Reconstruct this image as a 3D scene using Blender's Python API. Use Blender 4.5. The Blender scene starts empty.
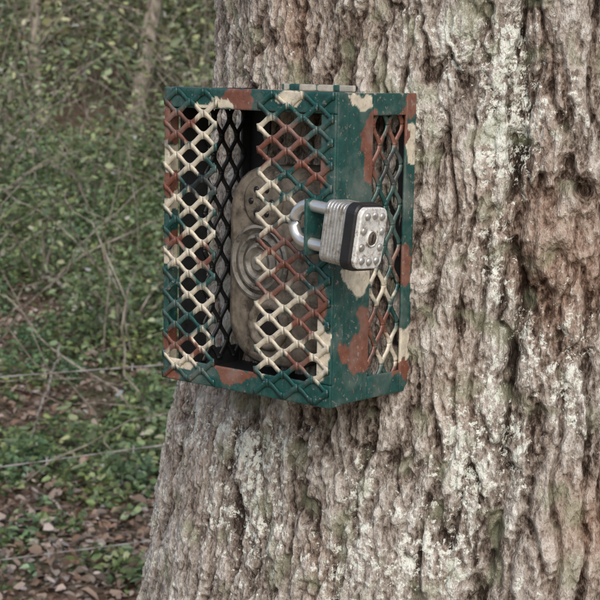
import bpy, math, numpy as np
from mathutils import Matrix, Vector
rng=np.random.default_rng(7)
S=bpy.context.scene
S.view_settings.view_transform='Standard'
try: S.view_settings.look='None'
except Exception: pass
S.view_settings.exposure=0
# ---------------------------------------------------------------- noise
_pr=np.random.default_rng(3)
PERM=_pr.permutation(256).astype(np.int32); PERM=np.concatenate([PERM,PERM,PERM])
G=_pr.normal(size=(256,3)).astype(np.float32); G/=np.linalg.norm(G,axis=1)[:,None]
def perlin(x,y,z):
    x,y,z=np.broadcast_arrays(np.asarray(x,np.float32),np.asarray(y,np.float32),np.asarray(z,np.float32))
    xi=np.floor(x).astype(np.int32);yi=np.floor(y).astype(np.int32);zi=np.floor(z).astype(np.int32)
    xf=x-xi;yf=y-yi;zf=z-zi
    u=xf**3*(xf*(xf*6-15)+10);v=yf**3*(yf*(yf*6-15)+10);w=zf**3*(zf*(zf*6-15)+10)
    xi&=255;yi&=255;zi&=255
    out=0
    for dx in (0,1):
        wx=u if dx else 1-u
        for dy in (0,1):
            wy=v if dy else 1-v
            for dz in (0,1):
                wz=w if dz else 1-w
                g=G[PERM[PERM[PERM[(xi+dx)&255]+((yi+dy)&255)]+((zi+dz)&255)]]
                out=out+wx*wy*wz*(g[...,0]*(xf-dx)+g[...,1]*(yf-dy)+g[...,2]*(zf-dz))
    return out
def sstep(a,b,x):
    t=np.clip((x-a)/(b-a),0,1); return t*t*(3-2*t)
# ---------------------------------------------------------------- mesh helpers
def mesh_np(name,V,F,mat,parent=None,cols=None,attrs=None,smooth=False):
    V=np.asarray(V,np.float32);F=np.asarray(F,np.int32)
    me=bpy.data.meshes.new(name)
    me.vertices.add(len(V));me.vertices.foreach_set('co',V.ravel())
    n,k=F.shape
    me.loops.add(n*k);me.loops.foreach_set('vertex_index',F.ravel())
    me.polygons.add(n);me.polygons.foreach_set('loop_start',np.arange(0,n*k,k,dtype=np.int32))
    me.polygons.foreach_set('loop_total',np.full(n,k,np.int32))
    if smooth: me.polygons.foreach_set('use_smooth',np.ones(n,bool))
    me.update(calc_edges=True)
    if cols is not None:
        c=np.ones((len(V),4),np.float32);c[:,:3]=cols
        a=me.attributes.new('Col','FLOAT_COLOR','POINT');a.data.foreach_set('color',c.ravel())
    for kx,vx in (attrs or {}).items():
        a=me.attributes.new(kx,'FLOAT','POINT');a.data.foreach_set('value',np.asarray(vx,np.float32))
    me.materials.append(mat)
    ob=bpy.data.objects.new(name,me);S.collection.objects.link(ob)
    if parent is not None: ob.parent=parent
    return ob
def mesh_py(name,V,F,mat,parent=None,smooth=False):
    me=bpy.data.meshes.new(name);me.from_pydata([tuple(map(float,v)) for v in V],[],[tuple(int(i) for i in f) for f in F])
    if smooth:
        for p in me.polygons:p.use_smooth=True
    me.update();me.materials.append(mat)
    ob=bpy.data.objects.new(name,me);S.collection.objects.link(ob)
    if parent is not None: ob.parent=parent
    return ob
def empty(name,mw=None):
    e=bpy.data.objects.new(name,None);e.empty_display_size=.1;S.collection.objects.link(e)
    if mw is not None:e.matrix_world=mw
    return e
# ---------------------------------------------------------------- materials
def newmat(name):
    m=bpy.data.materials.new(name);m.use_nodes=True
    nt=m.node_tree
    return m,nt,nt.nodes,nt.links,nt.nodes['Principled BSDF']
def N(nt,t,**k):
    n=nt.nodes.new(t)
    for a,b in k.items(): setattr(n,a,b)
    return n
def noise(nt,vec,scale,detail=4,rough=.55,dist=0):
    n=N(nt,'ShaderNodeTexNoise');n.inputs['Scale'].default_value=scale;n.inputs['Detail'].default_value=detail
    n.inputs['Roughness'].default_value=rough;n.inputs['Distortion'].default_value=dist
    if vec is not None: nt.links.new(vec,n.inputs['Vector'])
    return n.outputs['Fac']
def ramp(nt,fac,stops):
    r=N(nt,'ShaderNodeValToRGB');e=r.color_ramp.elements
    while len(e)<len(stops): e.new(.5)
    for i,(p,c) in enumerate(stops):
        e[i].position=p;e[i].color=(c,c,c,1) if not hasattr(c,'__len__') else (*c,1)
    nt.links.new(fac,r.inputs[0]);return r.outputs[0]
def mix(nt,fac,a,b,mode='MIX'):
    m=N(nt,'ShaderNodeMix',data_type='RGBA',blend_type=mode)
    for s,v in ((m.inputs[0],fac),(m.inputs[6],a),(m.inputs[7],b)):
        if isinstance(v,(int,float)): s.default_value=v
        elif isinstance(v,tuple): s.default_value=(*v,1)
        else: nt.links.new(v,s)
    return m.outputs[2]
def mth(nt,op,a,b=None,clamp=False):
    m=N(nt,'ShaderNodeMath',operation=op,use_clamp=clamp)
    for i,v in enumerate((a,b)):
        if v is None: continue
        if isinstance(v,(int,float)): m.inputs[i].default_value=v
        else: nt.links.new(v,m.inputs[i])
    return m.outputs[0]
def bump(nt,h,bsdf,strength,dist):
    b=N(nt,'ShaderNodeBump');b.inputs['Strength'].default_value=strength;b.inputs['Distance'].default_value=dist
    nt.links.new(h,b.inputs['Height']);nt.links.new(b.outputs[0],bsdf.inputs['Normal'])
def objco(nt,sc=None):
    t=N(nt,'ShaderNodeTexCoord').outputs['Object']
    if sc:
        m=N(nt,'ShaderNodeMapping');m.inputs['Scale'].default_value=sc;nt.links.new(t,m.inputs[0]);return m.outputs[0]
    return t
def attr(nt,n,out='Fac'):
    a=N(nt,'ShaderNodeAttribute',attribute_name=n);return a.outputs[out]
def diffuse_out(nt,ns,b):
    ns.remove(b);d=N(nt,'ShaderNodeBsdfDiffuse');nt.links.new(d.outputs[0],ns['Material Output'].inputs[0]);return d
# bark
def bark_material():
    m,nt,ns,ln,b=newmat('bark');b=diffuse_out(nt,ns,b)
    o=objco(nt);os_=objco(nt,(1,1,.45))
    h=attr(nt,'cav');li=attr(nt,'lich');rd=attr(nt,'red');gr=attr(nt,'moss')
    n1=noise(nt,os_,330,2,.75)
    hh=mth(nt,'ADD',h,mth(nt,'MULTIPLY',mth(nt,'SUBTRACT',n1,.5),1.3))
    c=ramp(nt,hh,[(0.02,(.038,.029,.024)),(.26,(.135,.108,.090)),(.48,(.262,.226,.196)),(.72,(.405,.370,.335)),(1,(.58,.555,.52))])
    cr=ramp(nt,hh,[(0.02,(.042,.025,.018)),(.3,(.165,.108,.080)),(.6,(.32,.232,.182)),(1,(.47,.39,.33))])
    c=mix(nt,ramp(nt,rd,[(.30,0.),(1.0,.9)]),c,cr)
    l1=noise(nt,o,120,4,.8,0)
    lm=mth(nt,'ADD',l1,mth(nt,'MULTIPLY',li,.30))
    lm=mth(nt,'ADD',lm,mth(nt,'MULTIPLY',mth(nt,'SUBTRACT',h,.6),.12))
    lf=ramp(nt,lm,[(.61,0.),(.66,1.)])
    lc=mix(nt,n1,(.50,.55,.47),(.90,.92,.88))
    c=mix(nt,mth(nt,'MULTIPLY',lf,.92),c,lc)
    c=mix(nt,gr,c,(.26,.28,.19))
    ln.new(c,b.inputs['Color'])
    bump(nt,n1,b,1.0,.0032)
    return m
M_bark=bark_material()
def simple_bark(name,c1,c2,sc=30):
    m,nt,ns,ln,b=newmat(name);b=diffuse_out(nt,ns,b)
    ln.new(mix(nt,ramp(nt,noise(nt,objco(nt,(1,1,.3)),sc,2,.65),[(.35,0.),(.65,1.)]),c1,c2),b.inputs['Color'])
    return m
M_twig=simple_bark('twig_bark',(.15,.13,.105),(.43,.39,.335))
def leaf_material(name,trans=.35,gl=0):
    m,nt,ns,ln,b=newmat(name);b=diffuse_out(nt,ns,b)
    c=attr(nt,'Col','Color');ln.new(c,b.inputs['Color']);out=b.outputs[0]
    if trans:
        t=N(nt,'ShaderNodeBsdfTranslucent');ln.new(c,t.inputs[0])
        ms=N(nt,'ShaderNodeMixShader');ms.inputs[0].default_value=trans
        ln.new(out,ms.inputs[1]);ln.new(t.outputs[0],ms.inputs[2]);out=ms.outputs[0]
    if gl:
        gs=N(nt,'ShaderNodeBsdfGlossy');gs.inputs['Roughness'].default_value=.45
        m2=N(nt,'ShaderNodeMixShader');m2.inputs[0].default_value=gl
        ln.new(out,m2.inputs[1]);ln.new(gs.outputs[0],m2.inputs[2]);out=m2.outputs[0]
    ln.new(out,ns['Material Output'].inputs[0]);return m
M_leaf=leaf_material('green_leaf',.30,.07)
M_far=leaf_material('distant_leaf',0,0)
M_dry=leaf_material('dry_leaf',0,.02)
# ground
m,nt,ns,ln,b=newmat('forest_soil');M_ground=m;b=diffuse_out(nt,ns,b)
o=objco(nt)
v=N(nt,'ShaderNodeTexVoronoi');v.inputs['Scale'].default_value=38;ln.new(o,v.inputs['Vector'])
sp=N(nt,'ShaderNodeSeparateColor');ln.new(v.outputs['Color'],sp.inputs[0])
c=mix(nt,ramp(nt,noise(nt,o,12,4,.7),[(.3,0.),(.7,1.)]),(.06,.044,.032),(.22,.165,.125))
c=mix(nt,.5,c,ramp(nt,sp.outputs[0],[(0.,(.06,.04,.03)),(.5,(.24,.165,.12)),(1.,(.46,.37,.30))]))
c=mix(nt,ramp(nt,noise(nt,o,1.6,3,.6),[(.45,0.),(.62,.7)]),c,(.06,.09,.04))
ln.new(c,b.inputs['Color'])
# painted metal
def paint_material():
    m,nt,ns,ln,b=newmat('camouflage_paint')
    o=objco(nt);c=attr(nt,'Col','Color')
    c=mix(nt,1.0,c,ramp(nt,noise(nt,o,130,4,.6),[(.25,.60),(.75,1.2)]),'MULTIPLY')
    chip=ramp(nt,noise(nt,o,210,4,.7),[(.60,0.),(.65,1.)])
    c=mix(nt,mth(nt,'MULTIPLY',chip,.7),c,mix(nt,noise(nt,o,60,2),(.12,.05,.03),(.42,.41,.38)))
    dust=ramp(nt,noise(nt,o,35,4,.6),[(.46,0.),(.75,.32)])
    c=mix(nt,dust,c,(.36,.35,.32))
    ln.new(c,b.inputs['Base Color']);ln.new(ramp(nt,noise(nt,o,70,2),[(.3,.26),(.7,.48)]),b.inputs['Roughness'])
    b.inputs['Specular IOR Level'].default_value=.6
    bump(nt,noise(nt,o,500,2,.6),b,.35,.0006);return m
M_paint=paint_material()
def simple(name,col,rough,metal=0,var=.3,sc=200,bmp=.2,dirt=None):
    m,nt,ns,ln,b=newmat(name);o=objco(nt)
    c=mix(nt,1.0,col,ramp(nt,noise(nt,o,sc,4,.65),[(.25,1-var),(.75,1+var*.5)]),'MULTIPLY')
    if dirt: c=mix(nt,ramp(nt,noise(nt,o,sc*.6,5,.7),[(.52,0.),(.64,1.)]),c,dirt)
    ln.new(c,b.inputs['Base Color']);b.inputs['Roughness'].default_value=rough;b.inputs['Metallic'].default_value=metal
    bump(nt,noise(nt,o,sc*2,3),b,bmp,.0006);return m
M_steel=simple('padlock_steel',(.56,.56,.54),.42,.65,.4,160,.25,(.28,.25,.21))
M_cap=simple('padlock_cap',(.78,.79,.77),.5,.15,.35,260,.6,(.33,.27,.22))
M_chrome=simple('shackle_steel',(.82,.82,.80),.28,.75,.15,90,.1)
M_blackp=simple('black_plastic',(.018,.018,.02),.45,0,.4,120,.3)
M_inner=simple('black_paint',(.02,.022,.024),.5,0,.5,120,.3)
M_rust=simple('key_plug',(.15,.12,.095),.8,0.2,.5,300,.3)
M_glass=simple('lens_glass',(.02,.02,.022),.12,0,.2,60,.0)
M_camo=simple('bark_print_plastic',(.25,.215,.17),.65,0,.8,75,.6,(.06,.048,.038))
M_ring=simple('ring_plastic',(.27,.26,.235),.4,0,.5,90,.2,(.08,.07,.058))
M_wire=simple('galvanised_wire',(.46,.45,.43),.5,.6,.4,40,.1,(.2,.13,.09))
# ---------------------------------------------------------------- camera
F0=1690.;TH=math.radians(8.6);CAM=np.array([0,0,1.6])
FW=np.array([0,math.cos(TH),-math.sin(TH)]);UP=np.array([0,math.sin(TH),math.cos(TH)]);RT=np.array([1.,0,0])
cd=bpy.data.cameras.new('camera');cam=bpy.data.objects.new('camera',cd);S.collection.objects.link(cam)
cam.location=CAM;cam.rotation_euler=(math.radians(90)-TH,0,0)
cd.sensor_width=36;cd.lens=F0/600*36;cd.clip_end=600;cd.clip_start=.05
cd.dof.use_dof=True;cd.dof.focus_distance=1.55;cd.dof.aperture_fstop=30
S.camera=cam
# ---------------------------------------------------------------- box pose (least-squares from survey of the photo)
def Rz(t):c,s=math.cos(t),math.sin(t);return np.array([[c,-s,0],[s,c,0],[0,0,1]])
def Rx(t):c,s=math.cos(t),math.sin(t);return np.array([[1,0,0],[0,c,-s],[0,s,c]])
def Ry(t):c,s=math.cos(t),math.sin(t);return np.array([[c,0,s],[0,1,0],[-s,0,c]])
H=.28
def proj(P):
    r=P-CAM;d=r@FW;return np.array([300+F0*(r@RT)/d,300-F0*(r@UP)/d])
def resid(q):
    R=Rz(q[3])@Rx(q[4])@Ry(q[5]);P=q[:3];W,D=q[6],q[7]
    pts=[P-W*R[:,0],P,P+D*R[:,1]];pts+=[p-H*R[:,2] for p in pts]
    ob=[(165,87),(337,93),(419,91),(162,378),(329,409),(411,391)]
    r=np.concatenate([proj(p)-np.array(o_) for p,o_ in zip(pts,ob)])
    return np.concatenate([r,[q[4]*25,q[5]*10,(W-.21)*300,(D-.116)*300]])
q=np.array([.03,1.5,1.55,-math.radians(40),0,0,.21,.116])
for it in range(40):
    r=resid(q);J=np.zeros((len(r),8))
    for i in range(8):
        dq=q.copy();dq[i]+=1e-5;J[:,i]=(resid(dq)-r)/1e-5
    q=q-np.linalg.solve(J.T@J+1e-6*np.eye(8),J.T@r)
RB=Rz(q[3])@Rx(q[4])@Ry(q[5]);W,D=float(q[6]),float(q[7])
ORG=q[:3]-W*RB[:,0]-H*RB[:,2]
MB=Matrix([[*RB[0],ORG[0]],[*RB[1],ORG[1]],[*RB[2],ORG[2]],[0,0,0,1]])
# ---------------------------------------------------------------- tree
back=ORG+RB@np.array([W/2,D,H/2]);bn=RB[:,1].copy();bn[2]=0;bn/=np.linalg.norm(bn)
RT0=.366
TC=back+bn*(RT0-.005);TX,TY=float(TC[0]),float(TC[1])
zk=[-.3,0,.25,.5,.9,1.06,1.25,1.4,1.65,2.5,5,9];rk=[.75,.66,.56,.49,.43,.407,.383,.366,.357,.345,.30,.17]
zz_=np.linspace(-.3,9,1200);rr_=np.interp(zz_,zk,rk);ker=np.hanning(31);ker/=ker.sum()
rr_=np.convolve(np.pad(rr_,15,mode='edge'),ker,'valid')
def Rad(z):return np.interp(z,zz_,rr_)
def px2tree(px,py):
    d=FW+RT*(px-300)/F0+UP*(300-py)/F0
    o=CAM-np.array([TX,TY,0]);a=d[0]**2+d[1]**2;b_=2*(o[0]*d[0]+o[1]*d[1]);c=o[0]**2+o[1]**2-RT0**2
    disc=max(b_*b_-4*a*c,0);t=(-b_-math.sqrt(disc))/(2*a);p=o+t*d
    return math.atan2(p[0],-p[1]),p[2]
ph=np.concatenate([np.radians(np.linspace(-180,-108,50,endpoint=False)),np.radians(np.linspace(-108,30,820,endpoint=False)),np.radians(np.linspace(30,180,130))])
zs=np.concatenate([np.linspace(-.3,.88,150,endpoint=False),np.linspace(.88,1.76,760,endpoint=False),np.linspace(1.76,3.2,150,endpoint=False),np.linspace(3.2,9,120)])
PH,ZZ=np.meshgrid(ph,zs)
def bark(PH,ZZ):
    X=(.37*np.sin(PH));Y=(-.37*np.cos(PH));Z=ZZ
    w1=perlin(X/.04,Y/.04,Z/.07);w2=perlin(X/.04+7,Y/.04+3,Z/.07+9)
    w3=perlin(X/.008+1,Y/.008,Z/.012+5);w4=perlin(X/.0042+1,Y/.0042,Z/.0060+5)
    Xw=X+.007*w1+.0026*w3;Yw=Y+.007*w2+.0026*w3;Zw=Z+.012*w1+.006*w4
    A=perlin(Xw/.023,Yw/.023,Zw/.105)
    B=perlin(Xw/.0115+11,Yw/.0115,Zw/.040+4)
    C=perlin(Xw/.0055+31,Yw/.0055,Zw/.016+4)
    E=perlin(Xw/.018+5,Yw/.018+9,Zw/.042)
    F1=sstep(0,.16,np.abs(A+.09*w3)+.02*w4);F2=sstep(0,.22,np.abs(B));F3=np.abs(C)*2
    T=E*6+.6*w3+w4*.4;fr=T-np.floor(T);st=np.floor(T)+sstep(0,.16,fr)
    low=perlin(X/.09,Y/.09,Z/.25)
    g1_=perlin(X/.010+51,Y/.010,Z/.019);g2_=perlin(X/.005+61,Y/.005,Z/.009);g3_=perlin(X/.0026+71,Y/.0026,Z/.0045)
    g=g1_*.5+g2_*.4+g3_*.32
    h=.0060*F1*(1+.6*low)+.0028*F2*(.4+.6*F1)+.0012*F3+.0011*st+.0010*w4+.0006*w3+.004*low+.0024*g
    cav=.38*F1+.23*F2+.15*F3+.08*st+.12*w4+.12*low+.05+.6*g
    return h-.007,np.clip(cav,0,1.1)
h,cav=bark(PH,ZZ)
Xc,Yc=.37*np.sin(PH),-.37*np.cos(PH)
moss=np.clip(sstep(.08,.42,perlin(Xc/.03,Yc/.03,ZZ/.035+3)+.5*perlin(Xc/.013,Yc/.013,ZZ/.016+3))*.5,0,.5)
R=Rad(ZZ)
R=R+.07*sstep(.7,0,ZZ)*np.cos(5*PH+.7)+.008*np.cos(3*PH+1.1+ZZ*.6)
R=R+np.exp(-((PH+1.45)/.55)**2)*np.interp(ZZ,[0,.92,1.07,1.18,1.3,1.42],[.05,.034,.028,.024,.012,0])
R=R+np.exp(-((PH+1.5)/.4)**2)*np.interp(ZZ,[1.3,1.45,1.7,2.2],[0,.002,.001,0])
def groove(pts,width,depth,wob=.012):
    zc=np.array([p[1] for p in pts]);pc=np.array([p[0] for p in pts]);o=np.argsort(zc)
    line=np.interp(ZZ,zc[o],pc[o])+wob*perlin(ZZ/.05,0.3,0.7)*2+.02*perlin(PH*20,ZZ/.012,.5)
    return np.exp(-((PH-line)/width)**2)*depth,PH-line
g1,dl=groove([px2tree(527,-40),px2tree(525,60),px2tree(516,160),px2tree(524,280),px2tree(512,380),px2tree(505,480),px2tree(470,640)],math.radians(1.1),.012)
R=R-g1+.013*sstep(0,math.radians(7),dl)*sstep(math.radians(40),math.radians(15),dl)
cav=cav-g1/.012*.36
g2,_=groove([px2tree(445,-40),px2tree(440,100),px2tree(432,300),px2tree(420,450),px2tree(415,640)],math.radians(1.6),.004)
R=R-g2
lich=np.full(PH.shape,-.09)
for (x,y,sx,sy,a) in [(515,60,35,80,1.0),(500,150,30,50,.8),(420,120,25,50,.7),(450,470,30,90,.9),(515,440,35,60,.8),(350,560,40,50,.8),(275,500,35,80,.9),(240,430,30,30,.6),
    (440,560,50,40,.7),(520,330,25,40,.6),(400,30,30,30,.5),(560,360,30,60,.5),(490,250,25,50,.6),(190,500,20,50,.6),(300,440,40,30,.7),(570,120,20,40,.4),(470,30,30,40,.6),(390,480,30,60,.6)]:
    p0,z0=px2tree(x,y);sp=(sx/F0*1.6)/.366/max(.35,math.cos(p0));sz=sy/F0*1.6
    lich=lich+a*.55*np.exp(-((PH-p0)/sp)**2-((ZZ-z0)/sz)**2)
lich=lich+.32*perlin(PH*6,ZZ*5,2.2)+.32*perlin(PH*16,ZZ*14,5.2)
red=np.full(PH.shape,.22)+.8*perlin(PH*7,ZZ*9,4.2)
for (x,y,sx,sy,a) in [(290,40,60,60,.45),(560,220,50,110,.75),(470,300,30,120,.2),(590,520,60,70,.5),(430,250,20,80,.2)]:
    p0,z0=px2tree(x,y);sp=(sx/F0*1.6)/.366/max(.35,math.cos(p0));sz=sy/F0*1.6
    red=red+a*np.exp(-((PH-p0)/sp)**2-((ZZ-z0)/sz)**2)
for (x,y,r_) in [(556,255,.016),(584,190,.012),(598,430,.02)]:
    p0,z0=px2tree(x,y);d=np.sqrt(((PH-p0)*.37)**2+((ZZ-z0)*.75)**2)/r_
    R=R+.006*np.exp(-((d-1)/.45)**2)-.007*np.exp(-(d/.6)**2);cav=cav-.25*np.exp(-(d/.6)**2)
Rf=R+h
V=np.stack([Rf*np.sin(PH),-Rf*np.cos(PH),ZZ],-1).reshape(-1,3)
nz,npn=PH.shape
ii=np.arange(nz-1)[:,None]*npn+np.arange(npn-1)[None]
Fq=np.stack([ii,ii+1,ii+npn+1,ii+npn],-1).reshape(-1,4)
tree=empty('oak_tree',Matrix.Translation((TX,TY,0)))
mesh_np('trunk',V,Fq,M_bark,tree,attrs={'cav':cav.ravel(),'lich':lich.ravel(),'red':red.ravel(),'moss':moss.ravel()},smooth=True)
# ---------------------------------------------------------------- tubes and leaves
def tube_arrays(lines,sides):
    Vs=[];Fs=[];off=0
    ang=np.linspace(0,2*np.pi,sides,endpoint=False)
    for P,r in lines:
        P=np.asarray(P,float);r=np.broadcast_to(np.asarray(r,float),(len(P),))
        T=np.gradient(P,axis=0);T/=np.linalg.norm(T,axis=1)[:,None]+1e-9
        ref=np.array([0,0,1.]) if abs(T[:,2]).mean()<.8 else np.array([1.,0,0])
        A=np.cross(T,ref);A/=np.linalg.norm(A,axis=1)[:,None]+1e-9;B=np.cross(T,A)
        V=P[:,None]+r[:,None,None]*(np.cos(ang)[None,:,None]*A[:,None]+np.sin(ang)[None,:,None]*B[:,None])
        n=len(P);i=np.arange(n-1)[:,None]*sides;j=np.arange(sides)[None];j2=(j+1)%sides
        Fs.append(np.stack([i+j,i+j2,i+sides+j2,i+sides+j],-1).reshape(-1,4)+off)
        Vs.append(V.reshape(-1,3));off+=n*sides
    return np.concatenate(Vs),np.concatenate(Fs)
def tubes(name,lines,sides,mat,parent=None,smooth=True,bark_attr=False):
    V,F=tube_arrays(lines,sides)
    return mesh_np(name,V,F,mat,parent,smooth=smooth,attrs={'cav':np.full(len(V),.6),'lich':np.zeros(len(V)),'red':np.full(len(V),.3),'moss':np.zeros(len(V))} if bark_attr else None)
def unit(v):return v/(np.linalg.norm(v,axis=-1,keepdims=True)+1e-9)
def leaves(name,P,L,Wd,col,mat,parent=None,up=.6,flat=0.,seed=1,curlmax=.35):
    r=np.random.default_rng(seed);n=len(P)
    Dn=r.normal(size=(n,3));Dn[:,2]*=(.5-.4*flat);Dn[:,2]-=.15*(1-flat);Dn=unit(Dn)
    Nn=r.normal(size=(n,3))*(1-.6*flat);Nn[:,2]=np.abs(Nn[:,2])+up*1.4
    Nn=unit(Nn-Dn*(Nn*Dn).sum(1,keepdims=True));Sd=np.cross(Nn,Dn)
    L=L[:,None];Wd=Wd[:,None];cv=r.uniform(-.1,.3,size=(n,1))
    curl=r.uniform(-.1,curlmax,size=(n,1));a1,a2,a3,a4=[r.uniform(.36,.6,size=(n,1)) for _ in range(4)]
    b=P;tip=P+Dn*L-Nn*L*curl*.5
    l1=P+Dn*L*.28+Sd*Wd*a1+Nn*Wd*cv;r1=P+Dn*L*.25-Sd*Wd*a2+Nn*Wd*cv
    l2=P+Dn*L*.70+Sd*Wd*a3*.85+Nn*(Wd*cv-L*curl*.2);r2=P+Dn*L*.66-Sd*Wd*a4*.85+Nn*(Wd*cv-L*curl*.2)
    V=np.stack([b,l1,l2,tip,r2,r1],1).reshape(-1,3)
    k=np.arange(n)[:,None]*6
    F=np.concatenate([k+np.array([[0,1,2,3]]),k+np.array([[0,3,4,5]])],0)
    return mesh_np(name,V,F,mat,parent,cols=np.repeat(col,6,axis=0))
limbs=[];LP=[]
for i in range(9):
    a=i*2.4+.5;z0=4.2+i*.5;n=10;t=np.linspace(0,1,n);ln_=2.6-.12*i
    P=np.stack([math.cos(a)*ln_*t,math.sin(a)*ln_*t,z0+1.6*t+.15*np.sin(t*7+i)],1)
    limbs.append((P,.10*(1-t)+.012))
    for k in range(5):
        s=P[3+k];b2=rng.normal(size=3)*.7;b2[2]=abs(b2[2]);tt=np.linspace(0,1,5)[:,None]
        Q=s+b2*tt*1.3;limbs.append((Q,.025*(1-tt[:,0])+.004));LP.append(Q[-1]);LP.append(Q[3])
tubes('limbs',limbs,8,M_bark,tree,bark_attr=True)
LP=np.array(LP);P=(LP[:,None]+rng.normal(size=(len(LP),40,3))*.28).reshape(-1,3)
def greens(n,base=(.07,.115,.045),var=.5,seed=0):
    r=np.random.default_rng(seed);v=np.exp(r.normal(size=(n,1))*var);b=np.array(base)[None]*v
    y=r.uniform(0,1,size=(n,1));b=b*(1+np.array([[.5,.15,-.1]])*y);return np.clip(b,.01,.5)
leaves('crown',P,rng.uniform(.07,.12,len(P)),rng.uniform(.04,.06,len(P)),greens(len(P)),M_leaf,tree,seed=3)
# ---------------------------------------------------------------- ground
def ground_h(x,y):
    x=np.asarray(x,float);y=np.asarray(y,float)
    d=np.clip(y-5.5,0,30);rise=.105*d*d/(d+2.5)
    near=sstep(1,4,np.hypot(x-TX,y-TY))
    return rise+near*(.12*perlin(x/1.8,y/1.8,.5)+.05*perlin(x/.6,y/.6,1.5))+.3*perlin(x/15,y/15,3.3)*sstep(8,25,np.abs(y)+np.abs(x)*.5)
gx=np.concatenate([-np.geomspace(300,8,30)[:-1],np.linspace(-8,8,200),np.geomspace(8,300,30)[1:]])
gy=np.concatenate([-np.geomspace(200,2,20)[:-1],np.linspace(-2,16,240),np.geomspace(16,400,40)[1:]])
GX,GY=np.meshgrid(gx,gy);GZ=ground_h(GX,GY);V=np.stack([GX,GY,GZ],-1).reshape(-1,3)
ny,nx=GX.shape;ii=np.arange(ny-1)[:,None]*nx+np.arange(nx-1)[None]
mesh_np('ground',V,np.stack([ii,ii+1,ii+nx+1,ii+nx],-1).reshape(-1,4),M_ground,smooth=True)
def scatter(n,y0,y1,seed,k=.30,pw=1.0):
    r=np.random.default_rng(seed);y=y0+(y1-y0)*r.uniform(size=n)**pw;x=r.uniform(-1,1,size=n)*(k*y+.7);return x,y,r
x,y,r=scatter(60000,2.8,11,5,pw=1.35)
z=ground_h(x,y)+r.uniform(.003,.04,len(x))
pal=np.array([(.40,.30,.23),(.28,.185,.13),(.48,.39,.33),(.15,.10,.075),(.58,.50,.45),(.34,.25,.19),(.20,.15,.12),(.42,.35,.30)])
col=pal[r.integers(0,len(pal),len(x))]*r.uniform(.45,1.1,size=(len(x),1))
Ls=np.exp(r.normal(size=len(x))*.45)*.030;Ls=np.clip(Ls,.012,.070)
leaves('leaf_litter',np.stack([x,y,z],1),Ls,Ls*r.uniform(.35,.8,len(x)),col,M_dry,None,up=.7,flat=.5,seed=8,curlmax=.9)
x,y,r=scatter(320000,3.6,14,11,pw=1.2)
den=perlin(x/1.1,y/1.4,7.7)+.6*perlin(x/.35,y/.4,2.7)+.6*perlin(x/.15,y/.15,2.7)
thr=np.where(y<5.2,-.10+(5.2-y)*.10,-.24)
keep=(den>thr)&(r.uniform(size=len(x))<np.where(y<5.4,.50,.75))&(np.hypot(x-TX,y-TY)>.9);x=x[keep];y=y[keep];den=den[keep]
hh=np.clip((den-thr[keep]),0.02,.7)*.38+.03+.10*sstep(7,12,y)
z=ground_h(x,y)+hh*r.uniform(.05,1.1,len(x))
gc=greens(len(x),(.145,.245,.115),.5,4)
pale=r.uniform(size=(len(x),1))<.15
gc=np.where(pale,gc*np.array([[1.4,1.35,1.5]])+.05,gc)
yel=perlin(x/.3,y/.3,9.1)[:,None]
gc=gc*(1+np.array([[.5,.15,-.1]])*yel*1.2)
leaves('ground_cover_plants',np.stack([x,y,z],1),r.uniform(.018,.046,len(x)),r.uniform(.012,.030,len(x)),np.clip(gc,.01,.6),M_leaf,None,up=.6,flat=.25,seed=9)
# shrubs
stems=[];LPs=[];LS=[]
r=np.random.default_rng(21)
for i in range(140):
    y0=8.0+13*r.uniform();x0=r.uniform(-1,1)*(.30*y0+.8);z0=float(ground_h(x0,y0))
    hgt=r.uniform(.4,1.0)+.10*(y0-8)
    for k in range(r.integers(4,8)):
        a=r.uniform(0,6.28);lean=r.uniform(.2,1.0)*hgt;n=8;t=np.linspace(0,1,n)
        hz=hgt*r.uniform(.7,1.25)
        P=np.stack([x0+math.cos(a)*lean*t**1.4,y0+math.sin(a)*lean*t**1.4,z0-.03+hz*(t-.28*t**3)],1)+r.normal(size=(n,3))*.015*t[:,None]
        stems.append((P,.009*(1-t)+.0022))
        m_=int(r.integers(30,90));tt=r.uniform(.2,1,m_)*(n-1);i0=np.minimum(tt.astype(int),n-2);f=(tt-i0)[:,None]
        LPs.append(P[i0]*(1-f)+P[i0+1]*f+r.normal(size=(m_,3))*.09);LS.append(np.full(m_,1+.05*(y0-7)))
LPs=np.concatenate(LPs);LS=np.concatenate(LS)
shr=empty('woodland_shrubs')
gc=greens(len(LPs),(.155,.235,.125),.55,6)
leaves('shrub_leaves',LPs,r.uniform(.028,.055,len(LPs))*LS,r.uniform(.015,.028,len(LPs))*LS,gc,M_leaf,shr,up=.5,seed=12)
for i in range(330):
    y0=5.5+13*r.uniform();x0=r.uniform(-1,1)*(.30*y0+.8);z0=float(ground_h(x0,y0));a=r.uniform(0,6.28);n=14;t=np.linspace(0,1,n)
    hgt=r.uniform(.3,1.4)*(.5+.12*(y0-5));ln_=r.uniform(.3,1.8)
    P=np.stack([x0+math.cos(a)*ln_*t,y0+math.sin(a)*ln_*t,z0-.02+hgt*np.sin(t*r.uniform(1.2,2.7))],1)
    P+=np.cumsum(r.normal(size=(n,3)),0)*.026
    stems.append((P,r.uniform(.0015,.006)*(1-.6*t)))
tubes('shrub_stems',stems,5,M_twig,shr)
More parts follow.
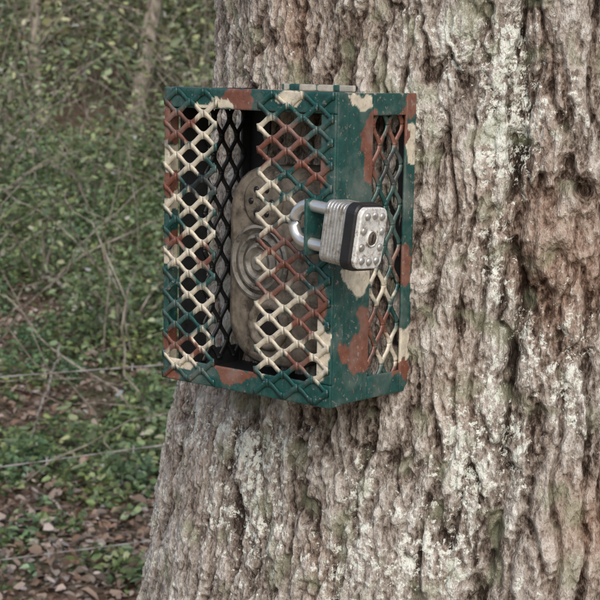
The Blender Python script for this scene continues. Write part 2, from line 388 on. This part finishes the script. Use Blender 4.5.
# distant woods
bt=empty('background_trees');tr=[];LPs=[]
for i in range(90):
    y0=r.uniform(15,42);x0=r.uniform(-1,1)*(.36*y0+1.5);z0=float(ground_h(x0,y0));n=10;t=np.linspace(0,1,n);hgt=r.uniform(6,12)
    rad=r.uniform(.025,.12)
    lx,ly=r.normal(size=2)*.6
    P=np.stack([x0+lx*t+.12*np.sin(t*6+i),y0+ly*t,z0-.1+hgt*t],1);tr.append((P,rad*(1-.8*t)+.01))
    for k in range(10):
        s=P[0]+(P[-1]-P[0])*r.uniform(.06,1);b2=r.normal(size=3);b2[2]=abs(b2[2])*.5;tt=np.linspace(0,1,6)[:,None]
        Q=s+b2*tt*r.uniform(.6,1.6);tr.append((Q,.014*(1-tt[:,0])+.004))
        LPs.append(Q[r.integers(2,6,50)]+r.normal(size=(50,3))*.38)
for i in range(260):
    y0=r.uniform(15,40);x0=r.uniform(-1,1)*(.36*y0+1.5);z0=float(ground_h(x0,y0));hh_=r.uniform(.5,3.2)
    c=np.array([x0,y0,z0+hh_*.5]);LPs.append(c+r.normal(size=(170,3))*np.array([.7,.7,hh_*.35]))
tubes('trunks_and_branches',tr,6,M_twig,bt)
LPs=np.concatenate(LPs)
gc=greens(len(LPs),(.20,.265,.175),.5,16)
leaves('foliage',LPs,r.uniform(.07,.13,len(LPs)),r.uniform(.04,.08,len(LPs)),gc,M_far,bt,up=.4,seed=13)
def groundpt(px,py):
    d=FW+RT*(px-300)/F0+UP*(300-py)/F0
    t=1.
    for _ in range(4000):
        p=CAM+d*t
        if p[2]<float(ground_h(p[0],p[1])):break
        t+=.01
    return p
def logline(pa,pb,ra,rb,lift,n=24,wob=.02):
    A=groundpt(*pa)+np.array([0,0,lift[0]]);B=groundpt(*pb)+np.array([0,0,lift[1]]);t=np.linspace(0,1,n)
    P=A+(B-A)*t[:,None]+np.cumsum(r.normal(size=(n,3)),0)*wob*.3
    rr=(ra+(rb-ra)*t)*(1+.12*r.normal(size=n))
    rr[0]*=.3;rr[-1]*=.3
    return P,rr
fb=empty('fallen_branches')
tubes('branches',[logline((-30,160),(90,215),.055,.02,(.4,.15)),logline((-10,110),(70,205),.03,.014,(.6,.1)),logline((60,140),(120,60),.015,.010,(.3,.7)),
   logline((45,80),(105,-10),.035,.018,(.4,.8)),logline((30,500),(110,560),.006,.003,(.05,.02)),logline((60,380),(15,470),.007,.004,(.18,.03)),logline((40,300),(110,345),.012,.006,(.15,.1))],7,M_twig,fb)
# wire fence
wf=empty('barbed_wire_fence');wl=[];rays=[((0,377),(150,368)),((0,467),(165,446)),((0,560),(150,543))]
xa,xb=-2.4,2.6
def fy(x):return 4.3+.45*(x+.8)
for (p1,p2) in rays:
    pts=[]
    for p in (p1,p2):
        d=FW+RT*(p[0]-300)/F0+UP*(300-p[1])/F0
        t=(4.3+.36)/(d[1]-.45*d[0]);pts.append(CAM+d*t)
    A,B=pts;sl=(B-A)/(B[0]-A[0]);X=np.linspace(xa,xb,160)
    P=A+sl*(X-A[0])[:,None];P[:,2]+=.012*np.sin(X*1.3+1)-.012*np.sin(A[0]*1.3+1);P[:,2]=A[2]+(P[:,2]-A[2])*.8
    k=np.arange(len(X))*1.1
    wl.append((P+np.stack([0*k,np.cos(k)*.0013,np.sin(k)*.0013],1),.0016));wl.append((P-np.stack([0*k,np.cos(k)*.0013,np.sin(k)*.0013],1),.0016))
    for bx in range(6,160,7):
        c=P[bx];
        for s in (1,-1):
            wl.append((np.array([c+np.array([s*.002,-.006,-.010]),c,c+np.array([-s*.003,.006,.010])]),.0010))
tubes('wires',wl,5,M_wire,wf)
tubes('posts',[(np.array([[x_,fy(x_)+.03,-.1],[x_,fy(x_)+.03,.5],[x_+.01,fy(x_)+.03,1.15],[x_+.01,fy(x_)+.03,1.17]]),[.05,.048,.045,.02]) for x_ in (xa,xb)],10,M_twig,wf)
# ---------------------------------------------------------------- security box
box=empty('camera_security_box',MB)
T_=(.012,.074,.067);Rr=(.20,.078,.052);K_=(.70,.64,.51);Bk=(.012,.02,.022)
def s_of(px):return (px-165)/(332-165)*W if px<332 else W+(px-332)/(414-332)*D
def c_of(px,py):
    top=88+(px-165)*.03 if px<332 else 93-(px-332)*.02
    bot=378+(px-165)*.187 if px<332 else 409-(px-332)*.22
    return H*(bot-py)/(bot-top)
BL=[(190,96,22,10,T_),(172,125,10,16,Rr),(190,128,10,12,Rr),(208,114,9,8,K_),(205,138,10,12,K_),(184,160,18,12,K_),(172,182,8,10,Rr),(206,186,12,9,Bk),(188,204,20,9,K_),(174,222,9,10,T_),(202,232,12,12,K_),(180,238,9,7,Rr),
(184,260,17,12,K_),(208,255,7,9,Rr),(172,284,11,18,T_),(192,286,8,7,K_),(206,300,11,12,K_),(190,318,14,10,T_),(178,340,13,9,Rr),(205,338,9,9,K_),(185,360,13,6,K_),(205,372,14,7,T_),(172,372,9,6,Rr),(196,350,9,6,Rr),
(243,100,15,7,Rr),(226,104,6,4,K_),(290,99,13,6,K_),(266,100,12,8,T_),(318,104,18,10,T_),
(268,128,9,9,K_),(290,140,18,16,Rr),(312,130,12,20,T_),(268,155,10,10,Rr),(266,180,10,14,K_),(290,180,14,12,T_),(312,168,11,13,Rr),(288,208,10,10,K_),(266,218,9,13,K_),(312,222,14,22,T_),(280,240,16,12,Rr),
(268,262,11,9,K_),(292,268,16,14,Rr),(312,275,10,14,T_),(270,288,14,9,Rr),(268,308,14,12,K_),(295,300,12,9,K_),(282,334,20,15,K_),(306,318,8,15,Rr),(321,350,6,26,K_),(303,360,10,8,Rr),(270,360,12,7,K_),(318,300,9,12,Rr),
(290,387,26,10,T_),(238,374,18,7,Rr),(318,394,10,8,T_),(262,384,8,4,T_),(220,372,8,5,T_),
(356,102,9,6,K_),(340,140,9,34,T_),(367,150,8,28,Rr),(385,100,16,9,T_),(408,104,8,8,Rr),(410,142,6,18,K_),(396,128,8,14,Rr),(408,180,8,16,T_),(388,168,8,14,Bk),(350,215,16,34,T_),(404,215,10,18,T_),(352,170,6,16,T_),
(358,277,16,13,K_),(382,292,8,16,K_),(340,300,9,24,T_),(366,325,8,16,Rr),(358,354,14,14,Rr),(385,325,8,14,Rr),(403,262,8,17,Rr),(405,300,9,14,T_),(404,343,9,14,K_),(388,350,8,12,K_),(404,368,8,7,Rr),(370,394,30,9,T_),(340,376,7,16,T_),(400,387,10,7,T_)]
BS=np.array([[s_of(b[0]),c_of(b[0],b[1]),b[2]/167*W*(1 if b[0]<332 else 1.15),b[3]/316*H] for b in BL]);BC=np.array([b[4] for b in BL])
def paint(L):
    s=L[:,0]+L[:,1];c=L[:,2]
    s2=s+.011*perlin(s*70,0.3,c*70)+.006*perlin(s*150,2.2,c*150)
    c2=c+.011*perlin(s*70+9,7.1,c*70+4)+.006*perlin(s*150+3,4.4,c*150)
    d=((s2[:,None]-BS[None,:,0])/BS[None,:,2])**2+((c2[:,None]-BS[None,:,1])/BS[None,:,3])**2
    i=d.argmin(1);dm=d.min(1)
    e=sstep(1.6,2.0,dm)[:,None];col=BC[i]*(1-e)+np.array(T_)*e
    return col
def rbox(a0,a1,b0,b1,c0,c1,r=.0012,step=.0013):
    lo=np.array([a0,b0,c0]);hi=np.array([a1,b1,c1]);Vs=[];Fs=[];off=0
    def ax(l,h_):
        n=max(1,int((h_-l-2*r)/step));return np.concatenate([[l,l+r*.3],np.linspace(l+r,h_-r,n+1),[h_-r*.3,h_]])
    A=[ax(lo[i],hi[i]) for i in range(3)]
    for k in range(3):
        i,j=(k+1)%3,(k+2)%3
        for side in (0,1):
            I,J=np.meshgrid(A[i],A[j],indexing='ij');P=np.zeros(I.shape+(3,));P[...,i]=I;P[...,j]=J;P[...,k]=hi[k] if side else lo[k]
            inn=np.clip(P,lo+r,hi-r);P=inn+r*unit(P-inn)
            a,b_=I.shape;q_=np.arange(a-1)[:,None]*b_+np.arange(b_-1)[None]
            f=np.stack([q_,q_+b_,q_+b_+1,q_+1],-1).reshape(-1,4)
            if not side:f=f[:,::-1]
            Vs.append(P.reshape(-1,3));Fs.append(f+off);off+=a*b_
    return np.concatenate(Vs),np.concatenate(Fs)
def join(parts):
    Vs=[];Fs=[];o=0
    for v,f in parts:Vs.append(v);Fs.append(f+o);o+=len(v)
    return np.concatenate(Vs),np.concatenate(Fs)
t=.003;DB=.017
door=[rbox(0,W,0,t,H-.019,H),rbox(0,W,0,t,0,.021),rbox(0,.007,0,t,.0213,H-.0193),rbox(W-.017,W,0,t,.0213,H-.0193),
      rbox(W-t,W,t+.0002,DB,.0005,H-.0005),rbox(0,t,t+.0002,DB,.0005,H-.0005),
      rbox(t+.0002,W-t-.0002,t+.0002,DB,H-t,H),rbox(t+.0002,W-t-.0002,t+.0002,DB,0,t)]
V,F=join(door);mesh_np('door_frame',V,F,M_paint,box,cols=paint(V),smooth=True)
b0=DB+.0020;oi=.0020
right=[rbox(W-oi-t,W-oi,b0,.056,.001,H-.001),rbox(W-oi-t,W-oi,D-.015,D,.001,H-.001),rbox(W-oi-t,W-oi,.0563,D-.0153,H-.021,H-.001),rbox(W-oi-t,W-oi,.0563,D-.0153,.001,.022)]
V,F=join(right);mesh_np('side_frame',V,F,M_paint,box,cols=paint(V),smooth=True)
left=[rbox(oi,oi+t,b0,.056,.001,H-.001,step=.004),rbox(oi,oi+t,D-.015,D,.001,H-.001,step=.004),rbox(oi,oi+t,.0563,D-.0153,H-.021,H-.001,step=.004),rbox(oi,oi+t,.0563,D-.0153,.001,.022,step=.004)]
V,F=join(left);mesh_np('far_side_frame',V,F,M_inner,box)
top=[rbox(oi+t+.0002,W-oi-t-.0002,b0,D,H-oi-t,H-oi)]
V,F=join(top);n_=perlin(V[:,0]*40,V[:,1]*40,3.1)[:,None];cc=np.where(n_>-.08,np.array(K_)[None]*.9,np.array(T_)[None])
mesh_np('top_plate',V,F,M_paint,box,cols=cc)
V,F=join([rbox(.060,.150,D-.02,D-.0165,H-oi+.0002,H+.0045)]);n_=perlin(V[:,0]*60,V[:,1]*60,3.1)[:,None]
mesh_np('mounting_flange',V,F,M_paint,box,cols=np.where(n_>-.1,np.array([[.42,.40,.35]]),np.array([T_])))
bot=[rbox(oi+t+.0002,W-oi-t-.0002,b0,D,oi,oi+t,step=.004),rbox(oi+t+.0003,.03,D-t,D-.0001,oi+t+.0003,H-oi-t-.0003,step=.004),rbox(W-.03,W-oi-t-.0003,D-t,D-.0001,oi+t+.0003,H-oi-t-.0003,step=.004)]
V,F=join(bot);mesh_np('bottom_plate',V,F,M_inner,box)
def expanded(ni,nj,hl,hs,wd,th,tilt=.6):
    Vs=[];Fs=[];off=0;ns_=9;tt=np.linspace(0,1,ns_);S_=.15*tt+.85*(tt*tt*(3-2*tt))
    e1=np.array([0,math.cos(tilt),math.sin(tilt)]);e2=np.array([0,-math.sin(tilt),math.cos(tilt)])
    for i in range(ni):
        for j in range(nj+1):
            if (i+j)%2: continue
            for s in (1,-1):
                if not 0<=j+s<=nj: continue
                C=np.stack([(i+tt)*hl,(j+s*S_)*hs,0*tt],1)
                wv=wd*(1+.2*(2*tt-1)**4)/2
                C[:,2]+=.0001*s
                P=np.stack([C-e1*wv[:,None]-e2*th/2,C+e1*wv[:,None]-e2*th/2,C+e1*wv[:,None]+e2*th/2,C-e1*wv[:,None]+e2*th/2],1)
                k=np.arange(ns_-1)[:,None]*4;m_=np.arange(4)[None];f=np.stack([k+m_,k+(m_+1)%4,k+4+(m_+1)%4,k+4+m_],-1).reshape(-1,4)
                f=np.concatenate([f,[[0,3,2,1]],[[ns_*4-4,ns_*4-3,ns_*4-2,ns_*4-1]]])
                Vs.append(P.reshape(-1,3));Fs.append(f+off);off+=ns_*4
    return np.concatenate(Vs),np.concatenate(Fs)
hl=.0172;hs=.0101
e,Fm=expanded(4,27,hl,hs,.0058,.0014,.18)
V1=np.stack([.001+e[:,0],-.0012-e[:,2],.004+e[:,1]],1)
hl2=.0178
e2_,Fm2=expanded(5,27,hl2,hs,.0058,.0014,.18)
V2=np.stack([W-.0015-5*hl2+e2_[:,0],-.0012-e2_[:,2],.004+e2_[:,1]],1)
V,F=join([(V1,Fm),(V2,Fm2)]);F=F[:,::-1];mesh_np('door_mesh',V,F,M_paint,box,cols=paint(V))
e,Fm=expanded(14,5,.0184,.0110,.0048,.0014,.2)
V=np.stack([W-oi-t-.0022+e[:,2],.0500+e[:,1],.011+e[:,0]],1);mesh_np('side_mesh',V,Fm,M_paint,box,cols=paint(V))
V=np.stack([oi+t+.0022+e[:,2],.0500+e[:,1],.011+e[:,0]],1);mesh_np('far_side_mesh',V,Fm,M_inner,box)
LC=H-.118
V,F=join([rbox(W-.016,W-.0125,-.022,-.0002,LC-.024,LC+.026)]);mesh_np('hasp_tab',V,F,M_paint,box,cols=np.tile(T_,(len(V),1)))
# ---------------------------------------------------------------- lofts
def rrect(w,h_,r,n=6):
    pts=[]
    for cx,cy,a0 in ((w/2-r,h_/2-r,0),(-w/2+r,h_/2-r,90),(-w/2+r,-h_/2+r,180),(w/2-r,-h_/2+r,270)):
        for k in range(n+1):
            a=math.radians(a0+90*k/n);pts.append((cx+r*math.cos(a),cy+r*math.sin(a)))
    return np.array(pts)
def loft(name,outs,mat,parent,fn,smooth=False):
    V=[];F=[];n=len(outs[0][0])
    for o_,h_ in outs:
        for p in o_:V.append(fn(p[0],p[1],h_))
    for i in range(len(outs)-1):
        for j in range(n):F.append((i*n+j,i*n+(j+1)%n,(i+1)*n+(j+1)%n,(i+1)*n+j))
    F.append(tuple(range(n))[::-1]);F.append(tuple(range((len(outs)-1)*n,len(outs)*n)))
    return mesh_py(name,V,F,mat,parent,smooth)
def lathe(name,prof,mat,parent,fn,n=40,smooth=True):
    outs=[(np.stack([np.cos(np.linspace(0,2*np.pi,n,endpoint=False))*r_,np.sin(np.linspace(0,2*np.pi,n,endpoint=False))*r_],1),h_) for r_,h_ in prof]
    return loft(name,outs,mat,parent,fn,smooth)
tc=empty('trail_camera',MB)
ca,cb,cc_=.101,.043,.113
def fc(ox,oy,dep=0):
    return lambda x,y,h_:(ca+ox+x,cb+dep-h_,cc_+oy+y)
lay=[(.116,.19,.04,-.058),(.116,.19,.04,-.014),(.114,.188,.041,-.006),(.108,.182,.042,-.001),(.096,.170,.040,.001)]
loft('body',[(rrect(w_,h_,r_),d_) for w_,h_,r_,d_ in lay],M_camo,tc,fc(0,0),True)
lathe('sensor_rings',[(.036,-.002),(.036,.003),(.033,.0045),(.031,.001),(.028,.001),(.026,.004),(.024,.0045),(.022,.001),(.019,.001),(.017,.004),(.015,.0045),(.012,.0005),(.009,.001),(.007,.005),(.001,.006)],M_ring,tc,fc(-.014,.004),48,False)
lathe('lens_bezel',[(.025,-.002),(.025,.003),(.022,.006),(.018,.006),(.016,-.001)],M_camo,tc,fc(-.002,-.054),40)
lathe('lens',[(.0155,.0),(.014,.003),(.009,.005),(.001,.006)],M_glass,tc,fc(-.002,-.054),32)
lathe('led_window',[(.024,-.001),(.024,.003),(.021,.0045),(.001,.005)],M_camo,tc,fc(-.010,.062),36)
for i in range(6):
    a=i*math.pi/3;lathe('led',[(.003,.002),(.003,.0055),(.0018,.0062),(.0005,.0064)],M_glass,tc,fc(-.010+.013*math.cos(a),.062+.013*math.sin(a)),12)
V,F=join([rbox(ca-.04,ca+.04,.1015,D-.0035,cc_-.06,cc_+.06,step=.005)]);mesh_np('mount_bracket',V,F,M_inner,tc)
# ---------------------------------------------------------------- padlock
ML=MB@Matrix.Translation((W+.014,-.014,LC))@Matrix.Rotation(math.radians(6),4,'Y')@Matrix.Rotation(math.radians(-3),4,'X')
pl=empty('padlock',ML)
def fl_(x,y,h_):return (h_,y,x)
bw,bt_=.054,.038
z=0.
for i in range(7):
    a=z;bq=z+.0033
    o1=rrect(bw-.001,bt_-.001,.007);o2=rrect(bw,bt_,.0075)
    loft('laminated_plate_%d'%(i+1),[(o1,a),(o2,a+.0005),(o2,bq-.0005),(o1,bq)],M_steel,pl,fl_);z=bq+.0001
o1=rrect(bw+.004,bt_+.004,.009);o0=rrect(bw+.002,bt_+.002,.008)
loft('bumper',[(o0,z+.0002),(o1,z+.0015),(o1,z+.0100),(o0,z+.0115)],M_blackp,pl,fl_,False)
z2=z+.0117
o1=rrect(bw-.001,bt_-.001,.008);o2=rrect(bw-.003,bt_-.003,.008)
loft('key_face',[(o1,z2),(o1,z2+.0032),(o2,z2+.0042)],M_cap,pl,fl_,False)
zf=z2+.0042
def at(cx,cy):return lambda x,y,h_:(zf+h_,cy+y,cx+x)
for k,(cx,cy) in enumerate([(.019,.010),(.019,-.010),(-.019,.010),(-.019,-.010),(.0065,.0125),(.0065,-.0125),(-.0075,.0125),(-.0075,-.0125),(.020,0),(-.020,0)]):
    lathe('rivet_%d'%(k+1),[(.0034,-.0003),(.0033,.0010),(.0024,.0019),(.0004,.0022)],M_steel,pl,at(cx,cy),14)
lathe('cylinder_ring',[(.0074,-.0003),(.0074,.0012),(.0062,.0014),(.0058,.0003)],M_cap,pl,at(0,0),28)
lathe('cylinder_plug',[(.0056,.0),(.0056,.0009),(.0005,.001)],M_rust,pl,at(0,0),24)
loft('keyway',[(rrect(.0075,.0016,.0007),.0009),(rrect(.0075,.0016,.0007),.0014)],M_blackp,pl,at(0,0))
hw=.0165;L_=.031;pts=[(.004,0,hw)]
for x in np.linspace(0,-L_,8):pts.append((x,0,hw))
for a in np.linspace(90,270,18)[1:-1]:pts.append((-L_+hw*1.0*math.cos(math.radians(a)),0,hw*math.sin(math.radians(a))))
for x in np.linspace(-L_,0.004,9):pts.append((x,0,-hw))
V,F=tube_arrays([(np.array(pts),.0054)],16);mesh_np('shackle',V,F,M_chrome,pl,smooth=True)
# ---------------------------------------------------------------- light
w=bpy.data.worlds.new('World');S.world=w;w.use_nodes=True
nt=w.node_tree;sk=nt.nodes.new('ShaderNodeTexSky');sk.sky_type='NISHITA';sk.sun_disc=False
el=math.radians(40);az=math.radians(172)
sk.sun_elevation=el;sk.sun_rotation=az;sk.dust_density=4;sk.air_density=1.0
nt.links.new(sk.outputs[0],nt.nodes['Background'].inputs[0]);nt.nodes['Background'].inputs[1].default_value=.15
sd=bpy.data.lights.new('sun','SUN');sd.energy=1.4;sd.angle=math.radians(50);sd.color=(1,.99,.97)
so=bpy.data.objects.new('sun',sd);S.collection.objects.link(so)
dv=Vector((math.sin(az)*math.cos(el),math.cos(az)*math.cos(el),math.sin(el)))
so.rotation_euler=dv.to_track_quat('Z','Y').to_euler()
